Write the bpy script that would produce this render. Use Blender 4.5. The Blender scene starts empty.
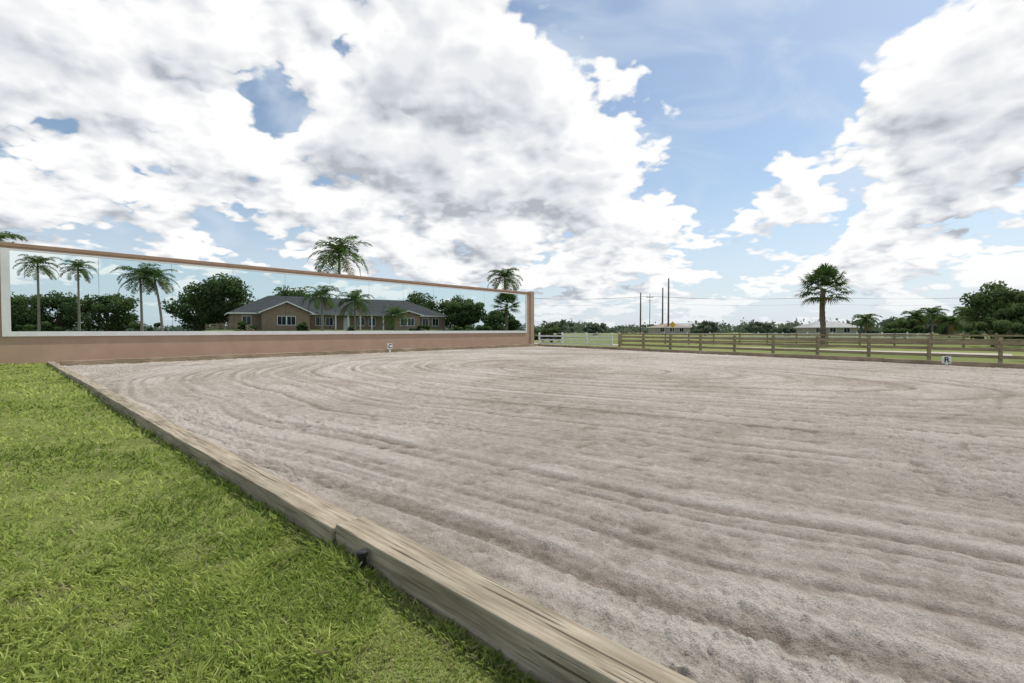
import bpy, math, numpy as np
from mathutils import Vector, Matrix
R=math.radians
rng=np.random.default_rng(7)
scn=bpy.context.scene
COL=scn.collection

# ------------------------------------------------------------------ helpers
def link(o,parent=None):
    COL.objects.link(o)
    if parent is not None: o.parent=parent
    return o
def empty(name,loc=(0,0,0),rz=0):
    e=bpy.data.objects.new(name,None); e.empty_display_size=.3
    e.location=loc; e.rotation_euler=(0,0,rz); return link(e)
def fast(name,V,F,mat,parent=None,smooth=False,attr=None):
    V=np.asarray(V,dtype=np.float32); F=np.asarray(F,dtype=np.int32)
    me=bpy.data.meshes.new(name); k=F.shape[1]; m=len(F)
    me.vertices.add(len(V)); me.vertices.foreach_set('co',V.ravel())
    me.loops.add(m*k); me.loops.foreach_set('vertex_index',F.ravel())
    me.polygons.add(m); me.polygons.foreach_set('loop_start',np.arange(0,m*k,k,dtype=np.int32))
    me.polygons.foreach_set('loop_total',np.full(m,k,dtype=np.int32))
    me.polygons.foreach_set('use_smooth',np.full(m,smooth,dtype=bool))
    if attr is not None:
        for an,av in attr.items():
            a=me.attributes.new(an,'FLOAT','POINT'); a.data.foreach_set('value',np.asarray(av,dtype=np.float32))
    me.materials.append(mat); me.update(calc_edges=True); me.validate()
    return link(bpy.data.objects.new(name,me),parent)
class MB:
    def __init__(s): s.v=[]; s.f=[]
    def box(s,x0,x1,y0,y1,z0,z1):
        b=len(s.v)
        s.v+=[(x0,y0,z0),(x1,y0,z0),(x1,y1,z0),(x0,y1,z0),(x0,y0,z1),(x1,y0,z1),(x1,y1,z1),(x0,y1,z1)]
        s.f+=[tuple(b+i for i in q) for q in [(0,3,2,1),(4,5,6,7),(0,1,5,4),(1,2,6,5),(2,3,7,6),(3,0,4,7)]]
    def tube(s,pts,rad,n=10,cap=True):
        pts=[Vector(p) for p in pts]; b=len(s.v)
        for i,p in enumerate(pts):
            d=(pts[min(i+1,len(pts)-1)]-pts[max(i-1,0)]).normalized()
            a=d.orthogonal().normalized() if abs(d.z)<.7 else Vector((1,0,0)); a=(a-d*a.dot(d)).normalized(); c=d.cross(a)
            for k in range(n):
                t=2*math.pi*k/n; s.v.append(tuple(p+(a*math.cos(t)+c*math.sin(t))*rad[i]))
        for i in range(len(pts)-1):
            for k in range(n):
                s.f.append((b+i*n+k,b+i*n+(k+1)%n,b+(i+1)*n+(k+1)%n,b+(i+1)*n+k))
        if cap:
            s.f.append(tuple(b+(len(pts)-1)*n+k for k in range(n)))
    def poly(s,vs):
        b=len(s.v); s.v+=[tuple(v) for v in vs]; s.f.append(tuple(range(b,b+len(vs))))
    def build(s,name,mat,parent=None,bevel=0,smooth=False):
        me=bpy.data.meshes.new(name); me.from_pydata(s.v,[],s.f); me.materials.append(mat)
        if smooth:
            me.polygons.foreach_set('use_smooth',[True]*len(me.polygons))
        me.update(); o=link(bpy.data.objects.new(name,me),parent)
        if bevel:
            m=o.modifiers.new('bevel','BEVEL'); m.width=bevel; m.segments=2; m.limit_method='ANGLE'
        return o
def vnoise(x,y,seed=0):
    xi=np.floor(x).astype(np.int64); yi=np.floor(y).astype(np.int64)
    fx=x-xi; fy=y-yi; fx=fx*fx*(3-2*fx); fy=fy*fy*(3-2*fy)
    def h(a,b):
        v=(a*374761393+b*668265263+seed*144269504)&0xffffffff
        v=((v^(v>>13))*1274126177)&0xffffffff
        v=((v^(v>>16))*1103515245)&0xffffffff
        return ((v^(v>>15))&0xffffff)/16777215.
    return (h(xi,yi)*(1-fx)+h(xi+1,yi)*fx)*(1-fy)+(h(xi,yi+1)*(1-fx)+h(xi+1,yi+1)*fx)*fy
def fbm(x,y,o=4,seed=0):
    s=0;a=1;t=0
    for i in range(o):
        s=s+a*vnoise(x*2**i,y*2**i,seed+i*17); t+=a; a*=.55
    return s/t
def sstep(a,b,x):
    t=np.clip((x-a)/(b-a),0,1); return t*t*(3-2*t)

# ------------------------------------------------------------------ materials
def newmat(name):
    m=bpy.data.materials.new(name); m.use_nodes=True; nt=m.node_tree
    return m,nt,nt.nodes['Principled BSDF']
def N(nt,t,**kw):
    n=nt.nodes.new(t)
    for k,v in kw.items(): setattr(n,k,v)
    return n
def ramp(nt,fac,stops):
    r=N(nt,'ShaderNodeValToRGB'); e=r.color_ramp.elements
    while len(e)<len(stops): e.new(.5)
    for i,(p,c) in enumerate(stops):
        e[i].position=p; e[i].color=(*c,1)
    nt.links.new(fac,r.inputs[0]); return r.outputs[0]
def noisemat(name,c1,c2,scale=4,stretch=(1,1,1),rough=.8,bump=.3,bscale=None,detail=4,bdist=.01,metal=0):
    m,nt,b=newmat(name)
    tc=N(nt,'ShaderNodeTexCoord'); mp=N(nt,'ShaderNodeMapping'); mp.inputs['Scale'].default_value=stretch
    nt.links.new(tc.outputs['Object'],mp.inputs[0])
    n=N(nt,'ShaderNodeTexNoise'); n.inputs['Scale'].default_value=scale; n.inputs['Detail'].default_value=detail; n.inputs['Roughness'].default_value=.62
    nt.links.new(mp.outputs[0],n.inputs['Vector'])
    nt.links.new(ramp(nt,n.outputs['Fac'],[(.3,c1),(.7,c2)]),b.inputs['Base Color'])
    b.inputs['Roughness'].default_value=rough; b.inputs['Metallic'].default_value=metal
    if 'Specular IOR Level' in b.inputs: b.inputs['Specular IOR Level'].default_value=.25
    if bump:
        n2=N(nt,'ShaderNodeTexNoise'); n2.inputs['Scale'].default_value=bscale or scale*4; n2.inputs['Detail'].default_value=3
        nt.links.new(mp.outputs[0],n2.inputs['Vector'])
        bp=N(nt,'ShaderNodeBump'); bp.inputs['Strength'].default_value=bump; bp.inputs['Distance'].default_value=bdist
        nt.links.new(n2.outputs['Fac'],bp.inputs['Height']); nt.links.new(bp.outputs[0],b.inputs['Normal'])
    return m
def leafmat(name,stops,trans=.25,rough=.55):
    m,nt,b=newmat(name); nt.nodes.remove(b)
    a=N(nt,'ShaderNodeAttribute'); a.attribute_name='shade'
    c=ramp(nt,a.outputs['Fac'],stops)
    d=N(nt,'ShaderNodeBsdfDiffuse'); nt.links.new(c,d.inputs['Color'])
    t=N(nt,'ShaderNodeBsdfTranslucent'); nt.links.new(c,t.inputs['Color'])
    mx=N(nt,'ShaderNodeMixShader'); mx.inputs[0].default_value=trans
    nt.links.new(d.outputs[0],mx.inputs[1]); nt.links.new(t.outputs[0],mx.inputs[2])
    nt.links.new(mx.outputs[0],nt.nodes['Material Output'].inputs[0]); return m

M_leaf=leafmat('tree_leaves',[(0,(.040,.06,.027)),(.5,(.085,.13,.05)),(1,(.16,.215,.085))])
M_far_hazed=leafmat('far_leaves_hazed',[(0,(.10,.13,.105)),(.5,(.145,.185,.13)),(1,(.21,.25,.16))])  # lighter, bluish stops: distance haze painted into the leaf colour
M_palm=leafmat('palm_leaves',[(0,(.18,.135,.065)),(.15,(.05,.09,.03)),(.6,(.095,.155,.045)),(1,(.19,.25,.085))],trans=.35)
M_grass=leafmat('grass_blades',[(0,(.46,.41,.23)),(.1,(.17,.225,.05)),(.5,(.335,.42,.10)),(1,(.52,.575,.19))],trans=.42)
M_bark=noisemat('bark',(.10,.08,.06),(.22,.18,.14),3,(1,1,3),.9,.6,12)
M_ptrunk=noisemat('palm_trunk',(.17,.145,.12),(.33,.29,.24),2,(1,1,7),.9,.6,8)
M_wall=noisemat('tan_stucco',(.42,.285,.20),(.48,.335,.245),1.2,(1,1,1),.9,.25,60,bdist=.004)
M_cap=noisemat('wall_cap',(.33,.22,.15),(.40,.27,.19),2,(1,1,1),.85,.1,40)
M_white=noisemat('white_paint',(.68,.68,.66),(.78,.78,.76),2,(1,1,1),.5,.05,30)
M_dark=noisemat('dark_gap',(.02,.02,.02),(.03,.03,.03),2,(1,1,1),.8,0)
M_black=noisemat('black_plastic',(.015,.015,.017),(.03,.03,.032),10,(1,1,1),.45,0)
M_roof=noisemat('grey_shingles',(.04,.04,.044),(.08,.08,.083),1.2,(1,1,4),1,.4,12)
M_brick=noisemat('tan_brick',(.24,.17,.125),(.35,.255,.19),1.5,(1,1,5),.9,.3,10)
M_proof=noisemat('pale_roof',(.28,.28,.28),(.36,.36,.36),1,(1,1,1),.7,.1,12)
M_cream=noisemat('cream_stucco',(.33,.30,.25),(.42,.385,.32),1,(1,1,1),.9,.1,12)
M_glass,_nt,_b=newmat('window_glass'); _b.inputs['Base Color'].default_value=(.02,.025,.03,1); _b.inputs['Roughness'].default_value=.08
M_path=noisemat('shell_rock',(.36,.32,.27),(.48,.43,.37),1.5,(1,1,1),.95,.3,20)
M_asph=noisemat('asphalt',(.045,.045,.047),(.07,.07,.07),2,(1,1,1),.9,.2,20)
M_pole=noisemat('utility_pole_wood',(.09,.075,.06),(.15,.13,.11),2,(1,1,.3),.9,0)
M_wire=noisemat('wire',(.10,.10,.10),(.12,.12,.12),2,(1,1,1),.6,0)
M_yel=noisemat('yellow_sign',(.65,.42,.02),(.7,.48,.03),2,(1,1,1),.5,0)
M_steel=noisemat('galvanised_steel',(.35,.36,.36),(.42,.43,.43),4,(1,1,1),.45,0,metal=.6)

M_mir,nt,b=newmat('mirror_glass')
b.inputs['Base Color'].default_value=(.77,.86,.865,1); b.inputs['Metallic'].default_value=1; b.inputs['Roughness'].default_value=.0
def timber(name,c_a,c_b,c_c):
    m,nt,b=newmat(name)
    tc=N(nt,'ShaderNodeTexCoord')
    def nz(st,sc,dt=5,rg=.6):
        mp=N(nt,'ShaderNodeMapping'); mp.inputs['Scale'].default_value=st; nt.links.new(tc.outputs['Object'],mp.inputs[0])
        n=N(nt,'ShaderNodeTexNoise'); n.inputs['Scale'].default_value=sc; n.inputs['Detail'].default_value=dt; n.inputs['Roughness'].default_value=rg
        nt.links.new(mp.outputs[0],n.inputs['Vector']); return n.outputs['Fac']
    g=nz((.06,1,1),38); bl=nz((.5,1,1),2.2)
    col=ramp(nt,g,[(.3,c_a),(.52,c_b),(.72,c_c)])
    st=ramp(nt,bl,[(.35,(.64,.63,.57)),(.62,(1.08,1.05,1.0))])
    mx=N(nt,'ShaderNodeMix',data_type='RGBA',blend_type='MULTIPLY'); mx.inputs[0].default_value=.85
    nt.links.new(col,mx.inputs[6]); nt.links.new(st,mx.inputs[7])
    crack=nz((.025,1,1),60,3,.5)
    cr=ramp(nt,crack,[(.33,(.25,.22,.2)),(.39,(1,1,1))])
    m2=N(nt,'ShaderNodeMix',data_type='RGBA',blend_type='MULTIPLY'); m2.inputs[0].default_value=.85
    nt.links.new(mx.outputs[2],m2.inputs[6]); nt.links.new(cr,m2.inputs[7])
    nt.links.new(m2.outputs[2],b.inputs['Base Color']); b.inputs['Roughness'].default_value=.85
    b.inputs['Specular IOR Level'].default_value=.2
    bp=N(nt,'ShaderNodeBump'); bp.inputs['Strength'].default_value=.7; bp.inputs['Distance'].default_value=.006
    ad=N(nt,'ShaderNodeMath'); ad.operation='ADD'; nt.links.new(g,ad.inputs[0]); nt.links.new(cr,ad.inputs[1])
    nt.links.new(ad.outputs[0],bp.inputs['Height']); nt.links.new(bp.outputs[0],b.inputs['Normal'])
    return m
M_timber=timber('weathered_timber',(.21,.175,.125),(.35,.305,.235),(.47,.42,.34))
M_fence=timber('fence_timber',(.28,.215,.15),(.38,.30,.215),(.46,.375,.28))

# ------------------------------------------------------------------ site layout (metres; camera stands at the origin)
U=np.array([-.739,.674]); NN=np.array([.674,.739])      # along / across the arena
def st(s,t):
    p=s*U+(t+1.6)*NN; return float(p[0]),float(p[1])
WL=np.array([-19.2,17.8]); W=np.array([.656,.755]); W/=np.linalg.norm(W)
MN=np.array([W[1],-W[0]]); MD=float(MN@WL)
def opposite(x,y):   # mirror-image position on the near side of the mirror wall
    v=np.array([x,y]); r=v-2*(MN@v-MD)*MN; return float(r[0]),float(r[1])
HO=np.array(opposite(-13.4,95)); HE=np.array(opposite(-44.2,75))
HX=(HE-HO)/np.linalg.norm(HE-HO); HY=np.array([-HX[1],HX[0]]); HLEN=float(np.linalg.norm(HE-HO))
def gh(x,y):
    x=np.asarray(x,float);y=np.asarray(y,float)
    lx=(x-HO[0])*HX[0]+(y-HO[1])*HX[1]; ly=(x-HO[0])*HY[0]+(y-HO[1])*HY[1]
    dx=np.maximum(np.abs(lx-HLEN/2)-HLEN/2-2,0); dy=np.maximum(np.abs(ly-6.5)-9,0)
    return -.07+1.5*(1-sstep(0,9,np.hypot(dx,dy)))

# ground -----------------------------------------------------------
def axis():
    a=list(np.arange(-120,121,2.0)); st_=3.; x=120
    while x<2500: x+=st_; st_*=1.25; a.append(x); a.insert(0,-x)
    return np.array(a)
ax=axis(); X,Y=np.meshgrid(ax,ax,indexing='ij'); n=len(ax)
Z=gh(X,Y)
V=np.stack([X,Y,Z],-1).reshape(-1,3)
I=(np.arange(n-1)[:,None]*n+np.arange(n-1)[None,:]).ravel()
F=np.stack([I,I+n,I+n+1,I+1],1)
M_ground,nt,b=newmat('field_grass')
tc=N(nt,'ShaderNodeTexCoord'); n1=N(nt,'ShaderNodeTexNoise'); n1.inputs['Scale'].default_value=.06; n1.inputs['Detail'].default_value=7; n1.inputs['Roughness'].default_value=.7
nt.links.new(tc.outputs['Object'],n1.inputs['Vector'])
nt.links.new(ramp(nt,n1.outputs['Fac'],[(.3,(.13,.16,.06)),(.5,(.20,.23,.09)),(.68,(.29,.29,.135))]),b.inputs['Base Color'])
b.inputs['Roughness'].default_value=1; b.inputs['Specular IOR Level'].default_value=.0
n2=N(nt,'ShaderNodeTexNoise'); n2.inputs['Scale'].default_value=9; n2.inputs['Detail'].default_value=3; nt.links.new(tc.outputs['Object'],n2.inputs['Vector'])
bp=N(nt,'ShaderNodeBump'); bp.inputs['Strength'].default_value=.8; bp.inputs['Distance'].default_value=.08; nt.links.new(n2.outputs['Fac'],bp.inputs['Height']); nt.links.new(bp.outputs[0],b.inputs['Normal'])
fast('ground',V,F,M_ground,smooth=True)

# sand arena -------------------------------------------------------
def spaced(lo,hi,off,dmin,k):
    up=[0.]
    while up[-1]<hi: up.append(up[-1]+max(dmin,k*(up[-1]+off)))
    up[-1]=hi
    dn=[0.]
    while dn[-1]>lo: dn.append(dn[-1]-max(dmin,k*(-dn[-1]+off)))
    dn[-1]=lo
    return np.array((dn[1:][::-1] if lo<0 else [])+up)
sA=spaced(-34,27.6,0,.012,.006); tA=spaced(0,24,1.6,.010,.0052)/24.
S,T=np.meshgrid(sA,tA,indexing='ij')
def tmax(s): return 23.4+np.maximum(s+2.14,0)*.2445
T=T*tmax(S)
Sc,Tc=11.5,13.2
wob=fbm(S*.25,T*.25,3,5)-.5
kS=np.where(S<Sc,.42,.86)                                # drag loops: long ellipses closed in front of the mirror
r=np.hypot((S-Sc)*kS,T-Tc)+wob*.8
v=np.arctan2((S-Sc)*kS,np.abs(T-Tc))*r
r2=np.hypot(S-9.5,T-12.4)+wob*1.1                       # twenty-metre circle ridden at the end
r3=np.hypot(S+3,T-14)+wob*1.1
wide=vnoise(r*1.05,v*.03,11); mid=vnoise(r*3.1,v*.07,12); fine=sstep(.2,.8,vnoise(r*8.,v*.18,13)); fn2=sstep(.15,.85,vnoise(r*19,v*.4,19))
patch=fbm(S*.35,T*.35,3,21); patch2=fbm(S*.9+5,T*.9,3,23)
def tracks(rr,period,wd,ph,seed):
    c=(rr/period+ph)%1.-.5; c=c*period
    g=np.exp(-(c/wd)**2); bm=np.exp(-((np.abs(c)-wd*2.1)/(wd*.9))**2)
    keep=.15+.85*sstep(.3,.65,vnoise(rr*.4,v*.12,seed))
    return g*keep,bm*keep
g1_,b1_=tracks(r,1.13,.06,.1,91); g2_,b2_=tracks(r,.63,.045,.45,92); g3_,b3_=tracks(r2,1.25,.075,.3,93)
m3=(r2<11.5)&(r2>2.5); g3_=g3_*m3; b3_=b3_*m3
g4_,b4_=tracks(r3,1.9,.06,.6,94); m4=(r3<9.)&(r3>3.); g4_=g4_*m4*.6; b4_=b4_*m4*.6
brk=.35+.65*sstep(.35,.6,patch2)
clod=fbm(S*9,T*9,4,31); clod2=fbm(S*31,T*31,3,37); lump=sstep(.56,.74,fbm(S*17+3,T*17,3,39))
rough=.5+.95*sstep(.42,.62,patch)
Zs=.007*(wide-.5)+.009*(mid-.5)+.011*(fine-.5)*brk+.008*(fn2-.5)*brk
Zs+=-.010*g1_*brk+.007*b1_*brk-.008*g2_*brk+.004*b2_*brk-.015*g3_*brk+.010*b3_*brk-.010*g4_*brk+.007*b4_*brk
Zs+=(clod-.5)*.026*rough+(clod2-.5)*.020*rough+.013*lump*rough
pk=fbm(S*5.3+9,T*5.3,2,41); Zs-=.022*sstep(.64,.85,pk)*rough
Zs+=.075*np.exp(-T/.28)*(.6+.8*vnoise(S*1.3,T*0,51))
Zs=np.maximum(Zs,-.05)
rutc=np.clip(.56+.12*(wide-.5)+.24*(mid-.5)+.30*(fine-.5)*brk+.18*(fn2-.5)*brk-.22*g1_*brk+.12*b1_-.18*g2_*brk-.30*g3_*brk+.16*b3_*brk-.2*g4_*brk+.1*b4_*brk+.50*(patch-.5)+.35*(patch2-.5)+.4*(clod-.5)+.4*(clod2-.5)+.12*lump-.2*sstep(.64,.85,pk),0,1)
PX=S*U[0]+(T+1.6)*NN[0]; PY=S*U[1]+(T+1.6)*NN[1]
ns,ntt=S.shape
I=(np.arange(ns-1)[:,None]*ntt+np.arange(ntt-1)[None,:]).ravel()
F=np.stack([I,I+1,I+ntt+1,I+ntt],1)
M_sand,nt,b=newmat('arena_sand')
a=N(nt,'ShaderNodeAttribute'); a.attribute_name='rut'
tc=N(nt,'ShaderNodeTexCoord')
def nz(sc,d=8,rg=.6):
    q=N(nt,'ShaderNodeTexNoise'); q.inputs['Scale'].default_value=sc; q.inputs['Detail'].default_value=d; q.inputs['Roughness'].default_value=rg
    nt.links.new(tc.outputs['Object'],q.inputs['Vector']); return q.outputs['Fac']
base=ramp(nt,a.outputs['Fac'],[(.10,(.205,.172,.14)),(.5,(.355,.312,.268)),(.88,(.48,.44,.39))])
g1=ramp(nt,nz(95,3,.8),[(.3,(.50,.48,.46)),(.46,(.98,.98,.98)),(.54,(1.02,1.02,1.02)),(.7,(1.35,1.34,1.32))])
m1=N(nt,'ShaderNodeMix',data_type='RGBA',blend_type='MULTIPLY'); m1.inputs[0].default_value=1; nt.links.new(base,m1.inputs[6]); nt.links.new(g1,m1.inputs[7])
nt.links.new(m1.outputs[2],b.inputs['Base Color']); b.inputs['Roughness'].default_value=1; b.inputs['Specular IOR Level'].default_value=0
bp=N(nt,'ShaderNodeBump'); bp.inputs['Strength'].default_value=1; bp.inputs['Distance'].default_value=.022
nt.links.new(nz(60,4,.75),bp.inputs['Height']); nt.links.new(bp.outputs[0],b.inputs['Normal'])
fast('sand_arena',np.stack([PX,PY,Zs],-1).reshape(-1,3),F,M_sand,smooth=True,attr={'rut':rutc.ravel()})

# lawn -------------------------------------------------------------
def lawn_z(x,y):
    x=np.asarray(x,float);y=np.asarray(y,float)
    q=1.4-(x*NN[0]+y*NN[1]); s=x*U[0]+y*U[1]
    return .045+.13*sstep(.3,5,q)+.16*(fbm(x*.5,y*.5,2,61)-.5)*sstep(.1,1.5,q)+.05*sstep(8,22,s)+.05*(fbm(x*2.2,y*2.2,3,63)-.5)
sL=spaced(-36,26.2,0,.06,.03); qL=spaced(0,45,1.4,.05,.03)
S,Q=np.meshgrid(sL,qL,indexing='ij'); X=S*U[0]+(1.43-Q)*NN[0]; Y=S*U[1]+(1.43-Q)*NN[1]
a_,b_=S.shape; I=(np.arange(a_-1)[:,None]*b_+np.arange(b_-1)[None,:]).ravel()
M_lawn,nt,b=newmat('lawn_turf')
tc=N(nt,'ShaderNodeTexCoord'); 
nt.links.new(ramp(nt,nz(3,6,.75),[(.3,(.15,.17,.055)),(.55,(.235,.275,.085)),(.75,(.35,.35,.15))]),b.inputs['Base Color'])
b.inputs['Roughness'].default_value=1; b.inputs['Specular IOR Level'].default_value=0
bp=N(nt,'ShaderNodeBump'); bp.inputs['Strength'].default_value=1; bp.inputs['Distance'].default_value=.03
nt.links.new(nz(60,3,.7),bp.inputs['Height']); nt.links.new(bp.outputs[0],b.inputs['Normal'])
fast('lawn',np.stack([X,Y,lawn_z(X,Y)],-1).reshape(-1,3),np.stack([I,I+b_,I+b_+1,I+1],1),M_lawn,smooth=True)

# grass blades -----------------------------------------------------
def blades():
    nb=600000
    r=.5*(60.)**rng.random(nb)                  # log-uniform: density falls off with distance squared
    near=rng.random(nb)<.27; r=np.where(near,np.sqrt(rng.random(nb))*3.2+.4,r)
    th=rng.uniform(R(55),R(275),nb)
    x=r*np.cos(th); y=r*np.sin(th)
    q=1.4-(x*NN[0]+y*NN[1]); m=(q>.012)&((x*MN[0]+y*MN[1])>MD+.2)
    m&=(y>-1.0)|(rng.random(nb)<.25)
    x,y,r,q=x[m],y[m],r[m],q[m]; k=len(x)
    z=lawn_z(x,y)
    tuft=fbm(x*4,y*4,3,71); pat=fbm(x*.8,y*.8,3,73); sm=fbm(x*11,y*11,2,75)
    bare=sstep(.56,.72,fbm(x*2.1+7,y*2.1,3,77))
    hgt=(.014+.038*rng.random(k)**1.3)*(.15+1.1*tuft+.6*sm)*(1-.55*bare)+.035*(q<.10)*rng.random(k)
    wd=(.0022+.0026*rng.random(k))*np.maximum(1,r/2.6); hgt*=np.minimum(1+.03*r,1.5)
    a=rng.uniform(0,2*np.pi,k); lean=rng.uniform(.15,1.5,k)
    b=a+rng.uniform(-.6,.6,k)+np.pi/2
    dx,dy=np.cos(a)*lean*hgt,np.sin(a)*lean*hgt; wx,wy=np.cos(b)*wd,np.sin(b)*wd
    P=np.stack([x,y,z-.004],-1); W3=np.stack([wx,wy,0*wx],-1); D=np.stack([dx,dy,hgt],-1)
    mid=P+D*np.array([.38,.38,.6]); tip=P+D*np.array([1,1,.95])
    V=np.stack([P-W3,P+W3,mid+W3*.8,tip,mid-W3*.8],1)
    base=np.arange(k)[:,None]*5
    F=(base+np.array([[0,1,2,3,4]]))
    sh=np.clip(.20+.65*rng.random(k)+1.4*(pat-.5)+.9*(tuft-.5)+.15*bare,.12,1); sh=np.where(rng.random(k)<.06+.22*bare,rng.uniform(0,.06,k),sh)
    fast('grass',V.reshape(-1,3),F,M_grass,attr={'shade':np.repeat(sh,5)})
blades()

# timber edging (near side) ----------------------------------------
edg=empty('timber_edging',(0,0,0),math.atan2(U[1],U[0]))
def timber_piece(x0,x1,y0,y1,z0,z1,name,parent,mat=M_timber,bev=.008,dz=0):
    mb=MB(); nseg=max(2,int((x1-x0)/.35))
    xs=np.linspace(x0,x1,nseg+1)
    for x in xs:
        j=[(fbm(np.array([x*1.7+y0*9]),np.array([i*3.3]),2,81)[0]-.5)*.012 for i in range(4)]
        mb.v+=[(x,y0+j[0],z0),(x,y1+j[1],z0),(x,y1+j[1],z1+j[2]+dz),(x,y0+j[0],z1+j[3]+dz)]
    for i in range(nseg):
        for k in range(4):
            mb.f.append((i*4+k,(i+1)*4+k,(i+1)*4+(k+1)%4,i*4+(k+1)%4))
    mb.f.append((0,1,2,3)); e=nseg*4; mb.f.append((e+3,e+2,e+1,e))
    return mb.build(name,mat,parent,bevel=bev)
cuts=[-34,-29.1,-24.2,-19.3,-14.4,-9.5,-4.6,-.9,2.75,7.6,12.5,17.4,22.3,25.25]
for i in range(len(cuts)-1):
    off=[0,.012,-.008,.004][i%4]; 
    if cuts[i]==-.9: off=0
    if cuts[i]==2.75: off=.02
    timber_piece(cuts[i]+.003,cuts[i+1]-.003,-1.6+off,-1.405+off,-.1,.195+[0,.010,-.005][i%3],f'timber_{i+1}',edg)
stk=empty('irrigation_stake',(*( 2.36*U+1.36*NN),0),0)
mb=MB(); mb.tube([(0,0,-.05),(0,0,.15),(0,0,.153)],[.022,.022,.016],14); mb.tube([(0,0,.153),(0,0,.178),(0,0,.182)],[.03,.03,.02],14)
mb.build('stake_body',M_black,stk,smooth=False)
mb=MB(); mb.tube([(.04,-.01,-.02),(.05,0,.09)],[.012,.012],8); mb.build('stake_riser',M_black,stk)

# mirror wall ------------------------------------------------------
wr=math.atan2(W[1],W[0]); wl=31.7
mw=empty('mirror_wall',(WL[0],WL[1],0),wr)
mb=MB(); mb.box(-1.4,wl,0,.3,-.2,4.56); mb.build('wall_body',M_wall,mw)
mb=MB(); mb.box(-1.45,wl+.02,-.05,.35,4.562,4.70); mb.build('wall_cap',M_cap,mw,bevel=.01)
mb=MB(); mb.box(wl+.003,wl+.5,-.06,.36,-.2,4.78); mb.build('end_pier',M_wall,mw,bevel=.01)
x0,x1,z0,z1=.30,31.05,1.34,4.42
mb=MB(); mb.box(x0,x1,-.012,-.002,z0,z1); mb.build('mirror_backing',M_dark,mw)
nP=12; pw=(x1-x0)/nP
mb=MB()
for i in range(nP):
    t=(rng.random()-.5)*.0018; t2=(rng.random()-.5)*.0012
    a0,a1=x0+i*pw+.005,x0+(i+1)*pw-.005
    mb.poly([(a0,-.03-t,z0+.004),(a1,-.03+t,z0+.004),(a1,-.03+t+t2,z1-.004),(a0,-.03-t+t2,z1-.004)])
mb.build('mirror_panels',M_mir,mw)
mb=MB(); mb.box(x0-.24,x0,-.06,-.001,1.15,z1+.06); mb.box(x1,x1+.14,-.06,-.001,1.15,z1+.06)
mb.box(x0,x1,-.06,-.001,1.15,z0); mb.box(x0,x1,-.06,-.001,z1,z1+.06); mb.build('mirror_frame',M_white,mw,bevel=.005)
k2=empty('timber_kerb',(WL[0],WL[1],0),wr)
xs=np.linspace(1.55,31.9,7)
for i in range(6):
    timber_piece(xs[i]+.004,xs[i+1]-.004,-1.02,-.83,-.1,.2+.008*(i%2),f'timber_{i+1}',k2,M_fence)
mb=MB(); mb.box(-1.4,32.2,-.828,-.032,-.15,.07); mb.build('wall_footing_strip',noisemat('footing_soil',(.25,.2,.15),(.36,.31,.26),3),k2)

def marker(letter,loc,rz,size=.42):
    e=empty('arena_letter_marker',loc,rz)
    mb=MB(); mb.box(-size/2,size/2,-.03,.03,0,size); mb.build('board',M_white,e,bevel=.006)
    mb=MB(); mb.box(-size*.12,size*.12,-.02,.02,-loc[2]-.04,-.002); mb.build('stake',M_white,e)
    cu=bpy.data.curves.new('letter','FONT'); cu.body=letter; cu.size=size*1.05; cu.extrude=.004; cu.offset=.006; cu.align_x='CENTER'; cu.align_y='CENTER'
    o=bpy.data.objects.new('letter',cu); cu.materials.append(M_black); link(o,e); o.location=(0,-.036,size/2); o.rotation_euler=(R(90),0,0)
p=WL+W*16.4+MN*1.15
marker('C',(p[0],p[1],.22),wr,.34)

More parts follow.
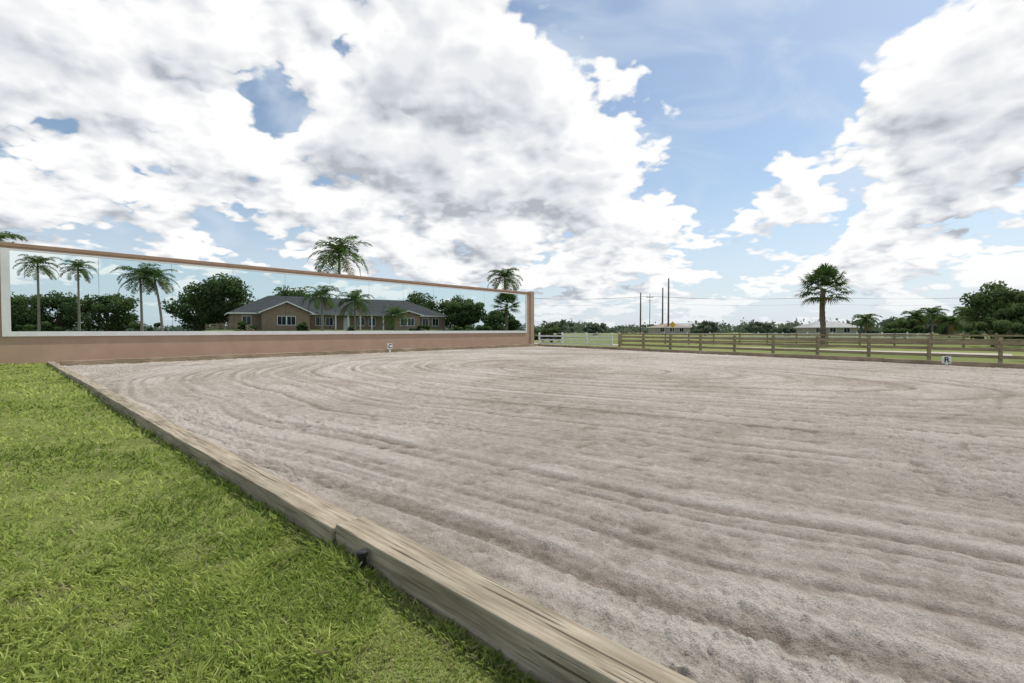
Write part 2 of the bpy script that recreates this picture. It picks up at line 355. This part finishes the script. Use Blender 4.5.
# right-hand kerb and fences ---------------------------------------
def line_pts(t_off):
    P=[]
    for s in (26.8,-2.14,-34): P.append(np.array(st(s,float(tmax(s))+t_off)))
    return P
kr=line_pts(.02); idx=0
k3=empty('timber_kerb',(0,0,0),0)
for a,b_ in ((kr[0],kr[1]),(kr[1],kr[2])):
    d=b_-a; L=np.linalg.norm(d); ang=math.atan2(d[1],d[0]); npc=int(L/4.9)+1
    for i in range(npc):
        idx+=1
        o=timber_piece(i*L/npc+.004,(i+1)*L/npc-.004,0,.18,-.1,.17+.012*((i*7)%3),f'timber_{idx}',k3,M_fence)
        o.location=(a[0],a[1],0); o.rotation_euler=(0,0,ang)
p=np.array([16.9,18.45]); marker('R',(p[0],p[1],.10),math.atan2(-.81,.585)+R(25),.27)
def fence(name,pts,mat,hp=1.08,rails=(.32,.62,.93),sp=2.4,pwid=.13,rw=.035,rh=.14,cap=False,base=None):
    e=empty(name)
    posts=MB()
    for a,b_ in zip(pts[:-1],pts[1:]):
        a=np.array(a,float);b_=np.array(b_,float); d=b_-a; L=np.linalg.norm(d); u=d/L; k=max(1,int(round(L/sp))); ang=math.atan2(u[1],u[0])
        nrm=np.array([-u[1],u[0]])
        if nrm@(-a)<0: nrm=-nrm
        for i in range(k+1):
            c=a+u*L*i/k; g=float(gh(*c)); h=pwid/2
            co=[c+u*sx*h+nrm*sy*h for sx,sy in((-1,-1),(1,-1),(1,1),(-1,1))]
            jt=rng.uniform(-.03,.03); zz=(g-.1,g+hp+.07+jt)
            b0=len(posts.v); posts.v+=[(q[0],q[1],z) for z in zz for q in co]
            posts.f+=[tuple(b0+j for j in t) for t in [(0,3,2,1),(4,5,6,7),(0,1,5,4),(1,2,6,5),(2,3,7,6),(3,0,4,7)]]
            if cap:
                co=[c+u*sx*h*1.35+nrm*sy*h*1.35 for sx,sy in((-1,-1),(1,-1),(1,1),(-1,1))]
                b0=len(posts.v); zt=zz[1]+.003; posts.v+=[(q[0],q[1],zt) for q in co]+[(c[0],c[1],zt+.07)]
                posts.f+=[(b0,b0+3,b0+2,b0+1)]+[(b0+j,b0+(j+1)%4,b0+4) for j in range(4)]
        off=nrm*(pwid/2+rw/2+.003)
        for zr in rails:
            for i in range(k):
                c0=a+u*(L*i/k+.004)+off; g0=float(gh(*c0)); c1=a+u*(L*(i+1)/k-.004)+off; g1=float(gh(*c1)); Lr=np.linalg.norm(c1-c0)
                mb=MB(); mb.box(0,Lr,-rw/2,rw/2,-rh/2,rh/2); o=mb.build('rail',mat,e)
                sl=math.asin(max(-1,min(1,(g1-g0)/Lr)))
                o.location=(c0[0],c0[1],g0+zr+rng.uniform(-.012,.012)); o.rotation_euler=(0,-sl,ang)
    posts.build('posts',mat,e)
f0=np.array([8.5,37.6]); f1=np.array([20.6,20.8]); dr=(f1-f0)/np.linalg.norm(f1-f0); f2=f0+dr*26; f3=f2-U*34
fence('wooden_fence',[f0,f2,f3],M_fence)
fence('white_fence',[(2.4,41.9),(8.2,39.0)],M_white,1.12,(.3,.62,.95),1.9,.12,.04,.13,True)
fence('wooden_fence',[(12,52),(34,38.5),(52,27.5+8)],M_fence,1.15,(.35,.7,1.02))
fence('white_fence',[(3,74),(30,72),(62,70)],M_white,1.1,(.4,.9),3.4,.12,.04,.12)
def strip(name,pts,w,mat,dz=.02):
    mb=MB(); pts=[np.array(p,float) for p in pts]; L=[];Rr=[]
    for i,p in enumerate(pts):
        d=pts[min(i+1,len(pts)-1)]-pts[max(i-1,0)]; d/=np.linalg.norm(d); nn=np.array([-d[1],d[0]])
        L.append(p+nn*w/2); Rr.append(p-nn*w/2)
    for i in range(len(pts)-1):
        mb.poly([(q[0],q[1],float(gh(*q))+dz) for q in (Rr[i],Rr[i+1],L[i+1],L[i])])
    return mb.build(name,mat)
strip('shell_path',[(-10,60)]+[(8+i*1.25,49-i*1.25) for i in range(0,18)],3.2,M_path)
strip('road',[(-300,100),(0,96),(100,92),(300,90)],7,M_asph,.03)

# ------------------------------------------------------------------ vegetation
def leafquads(C,size,rg,asp=.55,upb=0.):
    k=len(C); n=rg.normal(size=(k,3)); n[:,2]+=upb; n/=np.linalg.norm(n,axis=1)[:,None]
    h=rg.normal(size=(k,3)); a=np.cross(n,h); a/=np.linalg.norm(a,axis=1)[:,None]; b=np.cross(n,a)
    s=(size*(.6+.8*rg.random(k)))[:,None]
    return np.stack([C-a*s,C-b*s*asp,C+a*s,C+b*s*asp],1).reshape(-1,3), np.arange(4*k).reshape(-1,4)
def tree(name,x,y,H,Wd,seed,leaf=.2,n=9000,low=.25,mat=None,K=46):
    rg=np.random.default_rng(seed); g=float(gh(x,y)); e=empty(name,(x,y,g))
    C=[];zc=H*(low+1)/2; hz=H*(1-low)/2
    while len(C)<K:
        p=rg.uniform(-1,1,3); rr=np.linalg.norm(p)
        if rr>1 or rr<.35: continue
        C.append([p[0]*Wd/2*.84,p[1]*Wd/2*.84,zc+p[2]*hz*.86])
    C=np.array(C); rc=rg.uniform(.08,.16,K)*min(Wd,H)
    mb=MB(); r0=H*.028+.06
    mb.tube([(0,0,-.2),(rg.normal()*.1,rg.normal()*.1,H*low*.7),(rg.normal()*.2,0,H*.55)],[r0*1.2,r0,r0*.5],9)
    for i in range(0,K,2):
        c=C[i]; z0=H*low*rg.uniform(.6,1.3)
        mb.tube([(0,0,z0),(c[0]*.45,c[1]*.45,(z0+c[2])/2+.1),tuple(c)],[r0*.45,r0*.3,r0*.08],5,False)
    mb.build('trunk_and_limbs',M_bark,e)
    ci=rg.integers(0,K,n); d=rg.normal(size=(n,3)); d/=np.linalg.norm(d,axis=1)[:,None]
    P=C[ci]+d*(rc[ci]*rg.random(n)**.45*1.35)[:,None]*np.array([1.15,1.15,.85])
    P[:,2]=np.maximum(P[:,2],.15)
    V,F=leafquads(P,leaf*np.ones(n),rg,upb=.4)
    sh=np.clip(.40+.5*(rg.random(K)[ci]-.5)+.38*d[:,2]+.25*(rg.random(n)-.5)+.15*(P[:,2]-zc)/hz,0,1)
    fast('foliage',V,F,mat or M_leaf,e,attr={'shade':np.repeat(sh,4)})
def palm(x,y,H,L,seed,nf=22,nl=26,rt=.17,name='palm_tree',lean=0.,lw=.045):
    rg=np.random.default_rng(seed); g=float(gh(x,y)); e=empty(name,(x,y,g))
    mb=MB(); k=14; lx,ly=lean*math.cos(seed),lean*math.sin(seed)
    pts=[(lx*(i/k)**2,ly*(i/k)**2,-.1+(H+.1)*i/k) for i in range(k+1)]
    mb.tube(pts,[rt*(1.35 if i==0 else 1.0-.35*i/k+(.05 if i%2 else 0)) for i in range(k+1)],12)
    mb.build('trunk',M_ptrunk,e,smooth=True)
    mb=MB(); top=Vector(pts[-1]); mb.tube([top,top+Vector((0,0,L*.22))],[rt*.75,rt*.3],9); o=mb.build('crownshaft',M_palm,e)
    a=o.data.attributes.new('shade','FLOAT','POINT'); a.data.foreach_set('value',[.6]*len(o.data.vertices))
    VV=[];FF=[];SH=[];b=0
    def quad(a,b1,c,d,s):
        nonlocal b
        VV.extend([a,b1,c,d]); FF.append((b,b+1,b+2,b+3)); SH.extend([s]*4); b+=4
    for f in range(nf):
        az=f*2.39996+rg.normal()*.15; frac=(f+.5)/nf; el=R(82-105*frac**1.1+rg.normal()*5); Lf=L*rg.uniform(.85,1.1)*(1-.15*(frac<.15))
        p=np.array([top.x,top.y,top.z+L*.12]); sg=14; step=Lf/sg; pts=[p]; e_=el
        h=np.array([math.cos(az),math.sin(az)])
        for i in range(sg):
            e_-=R(3.6+4.5*(i/sg)+2*rg.random())*(1.0 if el>-.2 else .6)
            e_=max(e_,R(-88)); p=p+np.array([h[0]*math.cos(e_),h[1]*math.cos(e_),math.sin(e_)])*step; pts.append(p)
        pts=np.array(pts); side=np.array([-h[1],h[0],0]); shb=.25+.5*rg.random()
        if frac>.93 : shb=.03
        for i in range(sg):
            w0=.035*(1-i/sg)+.008; quad(pts[i]-side*w0,pts[i]+side*w0,pts[i+1]+side*w0*.8,pts[i+1]-side*w0*.8,.8 if shb>.1 else .02)
        for j in range(nl):
            u=.1+.9*j/(nl-1); q=u*sg; i=min(int(q),sg-1); c=pts[i]+(pts[i+1]-pts[i])*(q-i); tan=(pts[i+1]-pts[i])/step
            ll=L*.27*(math.sin(math.pi*min(1,u*.85+.12))**.6)*rg.uniform(.85,1.1)
            for sd in (-1,1):
                upv=np.cross(side,tan); upv=upv if upv[2]>0 else -upv
                d=side*sd*.8+tan*.62+np.array([0,0,1])*rg.uniform(-.35,.25)+upv*.12; d/=np.linalg.norm(d)
                d2=d+np.array([0,0,-.55]); d2/=np.linalg.norm(d2)
                w=tan*lw*L/2.6; m_=c+d*ll*.55; t_=m_+d2*ll*.5
                s=min(1,max(0,shb+rg.normal()*.1)) if shb>.1 else .02
                quad(c-w*.6,c+w*.6,m_+w,m_-w,s); quad(m_-w,m_+w,t_+w*.15,t_-w*.15,s)
    fast('fronds',np.array(VV),np.array(FF),M_palm,e,attr={'shade':SH})
def sabal(x,y,H,Rc,seed,nf=50,name='cabbage_palm'):
    rg=np.random.default_rng(seed); g=float(gh(x,y)); e=empty(name,(x,y,g))
    mb=MB(); k=22
    mb.tube([(0.06*math.sin(i*.3),0,-.1+(H+.1)*i/k) for i in range(k+1)],[.22*(1.25 if i==0 else 1-.12*i/k+(.1 if i%2 else 0)) for i in range(k+1)],12)
    mb.build('trunk',M_bark,e)
    VV=[];FF=[];SH=[];b=0
    top=np.array([0.06*math.sin(k*.3),0,H])
    for f in range(nf):
        frac=(f+.5)/nf; az=f*2.39996; el=R(88-118*frac)+rg.normal()*.1
        d=np.array([math.cos(az)*math.cos(el),math.sin(az)*math.cos(el),math.sin(el)])
        c=top+d*Rc*.12; pl=Rc*rg.uniform(.42,.62); hub=c+d*pl+np.array([0,0,-.12*Rc*math.cos(el)])
        sd=np.cross(d,[0,0,1]);sd/=np.linalg.norm(sd)+1e-6; up=np.cross(sd,d)
        sh=.2+.55*rg.random() if frac<.95 else .02
        VV+=[c-sd*.03,c+sd*.03,hub+sd*.02,hub-sd*.02]; FF.append((b,b+1,b+2,b+3)); SH+=[sh]*4; b+=4
        for j in range(22):
            a=R(-125+250*j/21); dd=d*math.cos(a)+sd*math.sin(a)+up*.15*math.cos(2*a)+rg.normal(size=3)*.05; dd/=np.linalg.norm(dd)
            ll=Rc*rg.uniform(.42,.55)*(.75+.25*math.cos(a)); w=np.cross(dd,up); w/=np.linalg.norm(w)+1e-6; w*=.045*Rc/2
            m_=hub+dd*ll*.6; t_=m_+(dd+np.array([0,0,-.7]))*ll*.38
            s=min(1,max(0,sh+rg.normal()*.08)) if sh>.1 else .02
            VV+=[hub-w*.5,hub+w*.5,m_+w,m_-w,m_-w,m_+w,t_+w*.1,t_-w*.1]; FF+= [(b,b+1,b+2,b+3),(b+4,b+5,b+6,b+7)]; SH+=[s]*8; b+=8
    fast('fan_leaves',np.array(VV),np.array(FF),M_palm,e,attr={'shade':SH})

# directly seen
sabal(28.1,43,5.2,2.2,3)
palm(-16.3,45,8.2,3.2,11,nf=26); palm(-.9,60,7.6,2.8,12,nf=24); palm(-34.6,31.5,6.6,2.6,13,nf=20)
for i,(x,y,h) in enumerate([(78,92,3.6),(84,95,4.3),(89,93,4.4),(73,98,3.2),(94,98,4.6),(81,88,2.6)]): palm(x,y,h,2.9,20+i,nf=22,nl=20,lw=.08)
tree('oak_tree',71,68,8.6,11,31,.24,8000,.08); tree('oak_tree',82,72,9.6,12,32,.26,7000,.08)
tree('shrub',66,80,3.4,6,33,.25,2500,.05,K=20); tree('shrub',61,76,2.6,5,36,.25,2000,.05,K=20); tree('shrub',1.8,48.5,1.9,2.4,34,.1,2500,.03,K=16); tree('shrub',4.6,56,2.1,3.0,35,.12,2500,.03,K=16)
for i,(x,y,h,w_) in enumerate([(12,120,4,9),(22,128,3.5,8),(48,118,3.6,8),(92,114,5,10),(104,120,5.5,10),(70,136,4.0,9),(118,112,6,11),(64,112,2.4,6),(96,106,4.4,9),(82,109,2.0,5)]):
    tree('tree',x,y,h,w_,40+i,.35,2200,.08,M_far_hazed,K=26)
# seen in the mirror
def pv(x,d,*a,**k): X,Y=opposite(x,d); palm(X,Y,*a,**k)
pv(-67.6,68,10.4,2.9,51,nf=22); pv(-65.5,72,10.4,2.7,52,nf=22); pv(-48.2,62,8.0,3.1,53,nf=22,lean=.8); pv(-45.9,62.5,7.7,3.0,54,nf=22,lean=.8)
pv(-24.4,61,5.4,2.9,55); pv(-21.5,65,5.0,3.0,56); pv(-18.2,74,3.4,2.7,57)
def tv(x,d,nm,*a,**k): X,Y=opposite(x,d); tree(nm,X,Y,*a,**k)
tv(-54,88,'oak_tree',10.8,11,61,.24,11000,.08); tv(-73,86,'oak_tree',8.3,10,62,.24,7000,.08); tv(-84,88,'oak_tree',8.6,10,63,.24,7000,.08); tv(-92,86,'oak_tree',8.4,10,64,.24,6000,.08)
tv(-64,98,'oak_tree',9.5,12,65,.26,7000,.08); tv(-50,112,'oak_tree',12.4,12,66,.3,7000,.15); tv(-9,93,'oak_tree',6.0,9,67,.24,6500,.06); tv(-2.5,90,'oak_tree',5.2,8,68,.22,6000,.06)
tv(-24,118,'oak_tree',10.6,13,69,.3,6000,.1); tv(-14,122,'oak_tree',10.,13,70,.3,6000,.1); tv(-100,95,'oak_tree',9,12,72,.26,6000,.08)
for i,(x,d,h,w_) in enumerate([(-62,80,3.2,7),(-40,72,1.6,3.2),(-33,75,1.7,3),(-26,76,1.8,3),(-16,84,2.0,4),(-9,83,2.4,5),(-4,82,2.6,6),(-80,80,2.8,7)]): tv(x,d,'shrub',h,w_,80+i,.16,2200,.03,K=16)

rg=np.random.default_rng(99); Vs=[];Fs=[];Sh=[];b0=0
cnt=560
for i in range(cnt):
    az=2*math.pi*(i+rg.random())/cnt; d=rg.uniform(190,330); x,y=d*math.sin(az),d*math.cos(az)
    H=rg.uniform(3.2,6.6)*(d/250)*(.6+.65*float(vnoise(np.array([az*9]),np.array([0.]),5)[0])); w_=rg.uniform(8,14); n=190
    dd=rg.normal(size=(n,3)); dd/=np.linalg.norm(dd,axis=1)[:,None]; dd[:,2]=np.abs(dd[:,2])
    lump_=1+.25*np.sin(dd[:,0]*7+i)*np.cos(dd[:,1]*6+i*2)
    P=np.array([x,y,-.1])+dd*(np.array([w_/2,w_/2,H*.93]))*(lump_*rg.uniform(.7,1.03,n))[:,None]
    v_,f_=leafquads(P,.65*np.ones(n),rg,.7); Vs.append(v_); Fs.append(f_+b0); b0+=len(v_)
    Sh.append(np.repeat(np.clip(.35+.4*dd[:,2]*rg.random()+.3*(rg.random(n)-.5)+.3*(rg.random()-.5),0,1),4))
fast('distant_trees',np.concatenate(Vs),np.concatenate(Fs),M_far_hazed,attr={'shade':np.concatenate(Sh)})

# ------------------------------------------------------------------ buildings
def house(name,ox,oy,rz,L,Dp,wh,rh,mw_,mr,z,fancy=False):
    e=empty(name,(ox,oy,z),rz)
    mb=MB(); mb.box(0,L,0,Dp,-.4,wh); 
    ov=.6; ze=wh-.02; hp=Dp*.45; rf=MB()
    A=(-ov,-ov,ze);B=(L+ov,-ov,ze);C=(L+ov,Dp+ov,ze);D=(-ov,Dp+ov,ze);E=(hp,Dp/2,rh);G=(L-hp,Dp/2,rh)
    rf.poly([A,B,G,E]); rf.poly([C,D,E,G]); rf.poly([B,C,G]); rf.poly([D,A,E]); rf.poly([D,C,B,A])
    fas=MB(); 
    fas.box(-ov-.02,L+ov+.02,-ov-.05,-ov-.021,ze-.2,ze+.03); fas.box(L+ov+.021,L+ov+.05,-ov-.02,Dp+ov,ze-.2,ze+.03); fas.box(-ov-.05,-ov-.021,-ov-.02,Dp+ov,ze-.2,ze+.03)
    win=[]; 
    if fancy:
        for (xa,xb,yf,rz_) in ((L-11,L-4,-2.6,rh-1.4),(6,11,-1.8,rh-2.4)):
            mb.box(xa,xb,yf,-.003,-.4,wh); xm=(xa+xb)/2
            yb=Dp/2*(rz_-wh)/(rh-wh)+.3
            rf.poly([(xa-ov,yf-ov,ze+.01),(xm,yf-ov,rz_),(xm,yb,rz_),(xa-ov,-.0,ze+.01)]); rf.poly([(xm,yf-ov,rz_),(xb+ov,yf-ov,ze+.01),(xb+ov,0,ze+.01),(xm,yb,rz_)])
            gb=[(xa,yf-.004,wh),(xb,yf-.004,wh),(xm,yf-.004,rz_-.25)]; mb.poly(gb)
            fas.poly([(xa-ov,yf-ov-.01,ze-.18),(xm,yf-ov-.01,rz_-.2),(xm,yf-ov-.01,rz_+.03),(xa-ov,yf-ov-.01,ze+.03)])
            fas.poly([(xm,yf-ov-.01,rz_-.2),(xb+ov,yf-ov-.01,ze-.18),(xb+ov,yf-ov-.01,ze+.03),(xm,yf-ov-.01,rz_+.03)])
            win.append((xm-1.3,xm-.1,yf)); win.append((xm+.1,xm+1.3,yf))
        for x in np.linspace(13,23.5,6): fas.box(x-.1,x+.1,-1.75,-1.55,-.1,wh-.25)
        fas.box(12.7,23.8,-1.8,-1.5,wh-.248,wh-.05)
        rf.poly([(12.4,-2.1,wh-.12),(24.1,-2.1,wh-.12),(24.1,.3,wh+.45),(12.4,.3,wh+.45)])
        mb.box(22.5,23.4,Dp/2+1,Dp/2+2,rh-1.2,rh+.7)
        for x in (1.5,3.6,14,16,21.5,L-13.6,L-2.6): win.append((x,x+1.15,0))
        ds=[(18.6,19.7,0)]
    else:
        for x in np.arange(1.5,L-2,3.4): win.append((x,x+1.4,0))
        ds=[]
    gl=MB()
    for xa,xb,yf in win:
        gl.box(xa,xb,yf-.03,yf-.005,.8,2.15)
        for q in ((xa-.1,xa,.7,2.25),(xb,xb+.1,.7,2.25),((xa+xb)/2-.03,(xa+xb)/2+.03,.8,2.15)): fas.box(q[0],q[1],yf-.06,yf-.031,q[2],q[3])
        fas.box(xa,xb,yf-.06,yf-.031,2.151,2.25); fas.box(xa,xb,yf-.06,yf-.031,.7,.799)
    for xa,xb,yf in ds: fas.box(xa,xb,yf-.05,yf-.005,0,2.2)
    gl.build('windows',M_glass,e); mb.build('walls',mw_,e); rf.build('roof',mr,e); fas.build('trim',M_white,e)
house('ranch_house',HO[0],HO[1],math.atan2(HX[1],HX[0]),HLEN,13,2.75,6.0,M_brick,M_roof,1.42,True)
house('house',79,126,R(-8),12,8,2.2,3.8,M_cream,M_proof,-.05); house('house',50,165,R(2),12,8,2.4,3.6,M_cream,noisemat('terracotta_roof',(.26,.19,.15),(.34,.26,.21),1),-.05)
house('house',62,200,R(0),20,10,2.6,4.4,M_cream,M_proof,-.05)

# ------------------------------------------------------------------ utility poles, wires, sign
def pole(x,y,H,arms=True,r=.22):
    e=empty('utility_pole',(x,y,-.1)); mb=MB(); mb.tube([(0,0,0),(0,0,H)],[r,r*.6],8); mb.build('pole',M_pole,e)
    if arms:
        mb=MB(); mb.box(-1.3,1.3,-.08,.08,H-1.3,H-1.1); mb.box(-.9,.9,-.08,.08,H-2.6,H-2.45)
        for a in (-1.2,0,1.2): mb.tube([(a,0,H-1.099),(a,0,H-.8)],[.08,.06],6)
        mb.build('crossarms',M_pole,e)
PL=[(-70,165,14),(0,170,14),(51,176,14.8),(110,170,14),(172,160,14)]
for x,y,H in PL: pole(x,y,H,True,.16)
for x,y,H in [(57,180,17.5),(54.6,166,19.5),(50,185,16)]: pole(x,y,H,False,.36)
for x,y,H in [(122,125,9.5)]: pole(x,y,H,True,.11)
cu=bpy.data.curves.new('power_lines','CURVE'); cu.dimensions='3D'; cu.bevel_depth=.022; cu.bevel_resolution=1
def wire(a,b_,sag):
    s=cu.splines.new('POLY'); s.points.add(16)
    for i in range(17):
        t=i/16; s.points[i].co=(a[0]+(b_[0]-a[0])*t,a[1]+(b_[1]-a[1])*t,a[2]+(b_[2]-a[2])*t-4*sag*t*(1-t),1)
for i in range(len(PL)-1):
    a,b_=PL[i],PL[i+1]
    for dx,dz in ((-1.2,-.9),(0,-.9),(1.2,-.9),(0,-3.2)): wire((a[0]+dx,a[1],a[2]+dz),(b_[0]+dx,b_[1],b_[2]+dz),.9)
cu.materials.append(M_wire); link(bpy.data.objects.new('power_lines',cu))
e=empty('road_sign',(30.4,90,-.08)); mb=MB(); mb.box(-.04,.04,-.03,.03,0,2.9); mb.build('post',M_steel,e)
mb=MB(); s=.62; 
for yy in (-.05,-.035): mb.poly([(0,yy,2.0-.1),(s,yy,2.5),(0,yy,3.12),(-s,yy,2.5)])
mb.build('sign_face',M_yel,e)

# ------------------------------------------------------------------ sun, sky
az=math.atan2(.83,.56); el=R(55)
sd=Vector((math.sin(az)*math.cos(el),math.cos(az)*math.cos(el),math.sin(el)))
li=bpy.data.lights.new('sun','SUN'); li.energy=3.7; li.angle=R(.5); li.color=(1,.95,.875)
so=bpy.data.objects.new('sun',li); link(so); so.rotation_euler=sd.to_track_quat('Z','Y').to_euler(); so.location=(0,0,60)
w=bpy.data.worlds.new('World'); scn.world=w; w.use_nodes=True; nt=w.node_tree; nt.nodes.clear()
try:
    w.cycles.sampling_method='MANUAL'; w.cycles.sample_map_resolution=256
except Exception: pass
sky=N(nt,'ShaderNodeTexSky'); sky.sky_type='NISHITA'; sky.sun_disc=False; sky.sun_elevation=el; sky.sun_rotation=az; sky.air_density=1.0; sky.dust_density=1.0; sky.ozone_density=1.0
def Mt(op,a,b_=None,clamp=False):
    m=N(nt,'ShaderNodeMath'); m.operation=op; m.use_clamp=clamp
    for i,vv in enumerate((a,b_)):
        if vv is None: continue
        if isinstance(vv,(int,float)): m.inputs[i].default_value=vv
        else: nt.links.new(vv,m.inputs[i])
    return m.outputs[0]
def VM(op,a,b_=None):
    m=N(nt,'ShaderNodeVectorMath'); m.operation=op
    for i,vv in enumerate((a,b_)):
        if vv is None: continue
        if isinstance(vv,(tuple,Vector)): m.inputs[i].default_value=tuple(vv)
        else: nt.links.new(vv,m.inputs[i])
    return m
def MR(x,a,b_,c=0.,d=1.,mode='SMOOTHSTEP'):
    m=N(nt,'ShaderNodeMapRange'); m.interpolation_type=mode
    nt.links.new(x,m.inputs['Value']); m.inputs['From Min'].default_value=a; m.inputs['From Max'].default_value=b_; m.inputs['To Min'].default_value=c; m.inputs['To Max'].default_value=d
    return m.outputs[0]
tc=N(nt,'ShaderNodeTexCoord'); D0=VM('NORMALIZE',tc.outputs['Generated']).outputs[0]
banks=[(-.87,.63,.5,.26),(-.70,.38,.32,.20),(-1.02,.27,.16,.18),(-.20,.56,.42,.44),(-.03,.36,.36,.30),(.27,.37,.20,.28),(.12,.2,.24,.18),(-.35,.24,.2,.14),(-.72,.17,.10,.16),
 (.95,.60,.30,.36),(1.02,.42,.30,.24),(.68,.17,.20,.16),(.54,.29,.13,.24),(.95,.18,.2,.16),(.32,.12,.16,.14),
 (.40,.60,.34,-.40),(.55,.46,.22,-.26),(-.50,.46,.10,-.28),(-.60,.27,.11,-.20),(.42,.22,.09,-.12),(-.95,.47,.07,-.16),(-.85,.22,.10,-.15),(.78,.30,.10,-.12)]
def density(vec,det,bd,sh=None):
    sp=N(nt,'ShaderNodeSeparateXYZ'); nt.links.new(vec,sp.inputs[0])
    inv=Mt('DIVIDE',1.,Mt('ADD',Mt('MAXIMUM',sp.outputs[2],0.),.34))
    cb=N(nt,'ShaderNodeCombineXYZ'); nt.links.new(Mt('MULTIPLY',sp.outputs[0],inv),cb.inputs[0]); nt.links.new(Mt('MULTIPLY',sp.outputs[1],inv),cb.inputs[1]); nt.links.new(Mt('MULTIPLY',Mt('MULTIPLY',sp.outputs[2],inv),1.35),cb.inputs[2])
    n=N(nt,'ShaderNodeTexNoise'); n.inputs['Scale'].default_value=4.0; n.inputs['Detail'].default_value=det; n.inputs['Roughness'].default_value=.53
    nt.links.new(cb.outputs[0],n.inputs['Vector'])
    b=N(nt,'ShaderNodeTexNoise'); b.inputs['Scale'].default_value=9; b.inputs['Detail'].default_value=bd; b.inputs['Roughness'].default_value=.5; nt.links.new(cb.outputs[0],b.inputs['Vector'])
    bl=Mt('ABSOLUTE',Mt('SUBTRACT',b.outputs['Fac'],.5))
    tot=Mt('ADD',Mt('MULTIPLY',Mt('SUBTRACT',n.outputs['Fac'],.565),1.75),Mt('MULTIPLY',bl,1.1))
    for a,e_,r_,w_ in banks:
        c=Vector((a,1,e_)).normalized(); ds=VM('DISTANCE',vec,c).outputs['Value']
        tot=Mt('ADD',tot,MR(ds,0,r_*1.25/math.sqrt(1+a*a+e_*e_),w_,0.))
    return tot
d1=density(D0,8,2)
D1=VM('NORMALIZE',VM('ADD',D0,tuple(Vector((.25,.1,.55)).normalized()*.05)).outputs[0]).outputs[0]
d2=density(D1,5,2)
alpha=MR(d1,.0,.10)
lit=Mt('ADD',Mt('MULTIPLY',Mt('SUBTRACT',d1,d2),1.35),.70,True)
thick=MR(d1,.16,.72,1.,.55)
val=Mt('MULTIPLY',lit,thick)
cr=N(nt,'ShaderNodeValToRGB'); e_=cr.color_ramp.elements; e_[0].position=.13; e_[0].color=(.46,.49,.545,1); e_[1].position=.72; e_[1].color=(1.0,1.0,1.0,1)
m_=e_.new(.42); m_.color=(.73,.755,.795,1)
nt.links.new(val,cr.inputs[0])
sp=N(nt,'ShaderNodeSeparateXYZ'); nt.links.new(D0,sp.inputs[0])
mp=N(nt,'ShaderNodeMapping'); mp.inputs['Rotation'].default_value=(0,.5,.5); mp.inputs['Scale'].default_value=(1.2,4.5,4.5); nt.links.new(D0,mp.inputs[0])
ci=N(nt,'ShaderNodeTexNoise'); ci.inputs['Scale'].default_value=2.2; ci.inputs['Detail'].default_value=4; ci.inputs['Distortion'].default_value=.6; nt.links.new(mp.outputs[0],ci.inputs['Vector'])
cir=MR(ci.outputs['Fac'],.40,.72,.10,.65)
hz=MR(sp.outputs[2],0.,.36,.78,0.)
mixh=N(nt,'ShaderNodeMix',data_type='RGBA'); 
skc=VM('MULTIPLY',sky.outputs[0],(.118,.126,.126))
nt.links.new(Mt('MAXIMUM',cir,hz),mixh.inputs[0]); nt.links.new(skc.outputs[0],mixh.inputs[6]); mixh.inputs[7].default_value=(.70,.79,.90,1)
mixc=N(nt,'ShaderNodeMix',data_type='RGBA'); fade=MR(sp.outputs[2],.0,.10,.4,1.)
nt.links.new(Mt('MULTIPLY',alpha,fade),mixc.inputs[0]); nt.links.new(mixh.outputs[2],mixc.inputs[6]); nt.links.new(cr.outputs[0],mixc.inputs[7])
bg=N(nt,'ShaderNodeBackground'); bg.inputs['Strength'].default_value=1.0; out=N(nt,'ShaderNodeOutputWorld')
nt.links.new(mixc.outputs[2],bg.inputs[0]); nt.links.new(bg.outputs[0],out.inputs[0])

# ------------------------------------------------------------------ camera
cam=bpy.data.cameras.new('camera'); cam.lens=16.7; cam.sensor_width=36; cam.clip_end=6000; cam.clip_start=.05
co=bpy.data.objects.new('camera',cam); link(co); co.location=(0,0,1.4); co.rotation_euler=(R(90-1.39),0,0); scn.camera=co
scn.view_settings.view_transform='Standard'; scn.view_settings.look='None'; scn.view_settings.exposure=0
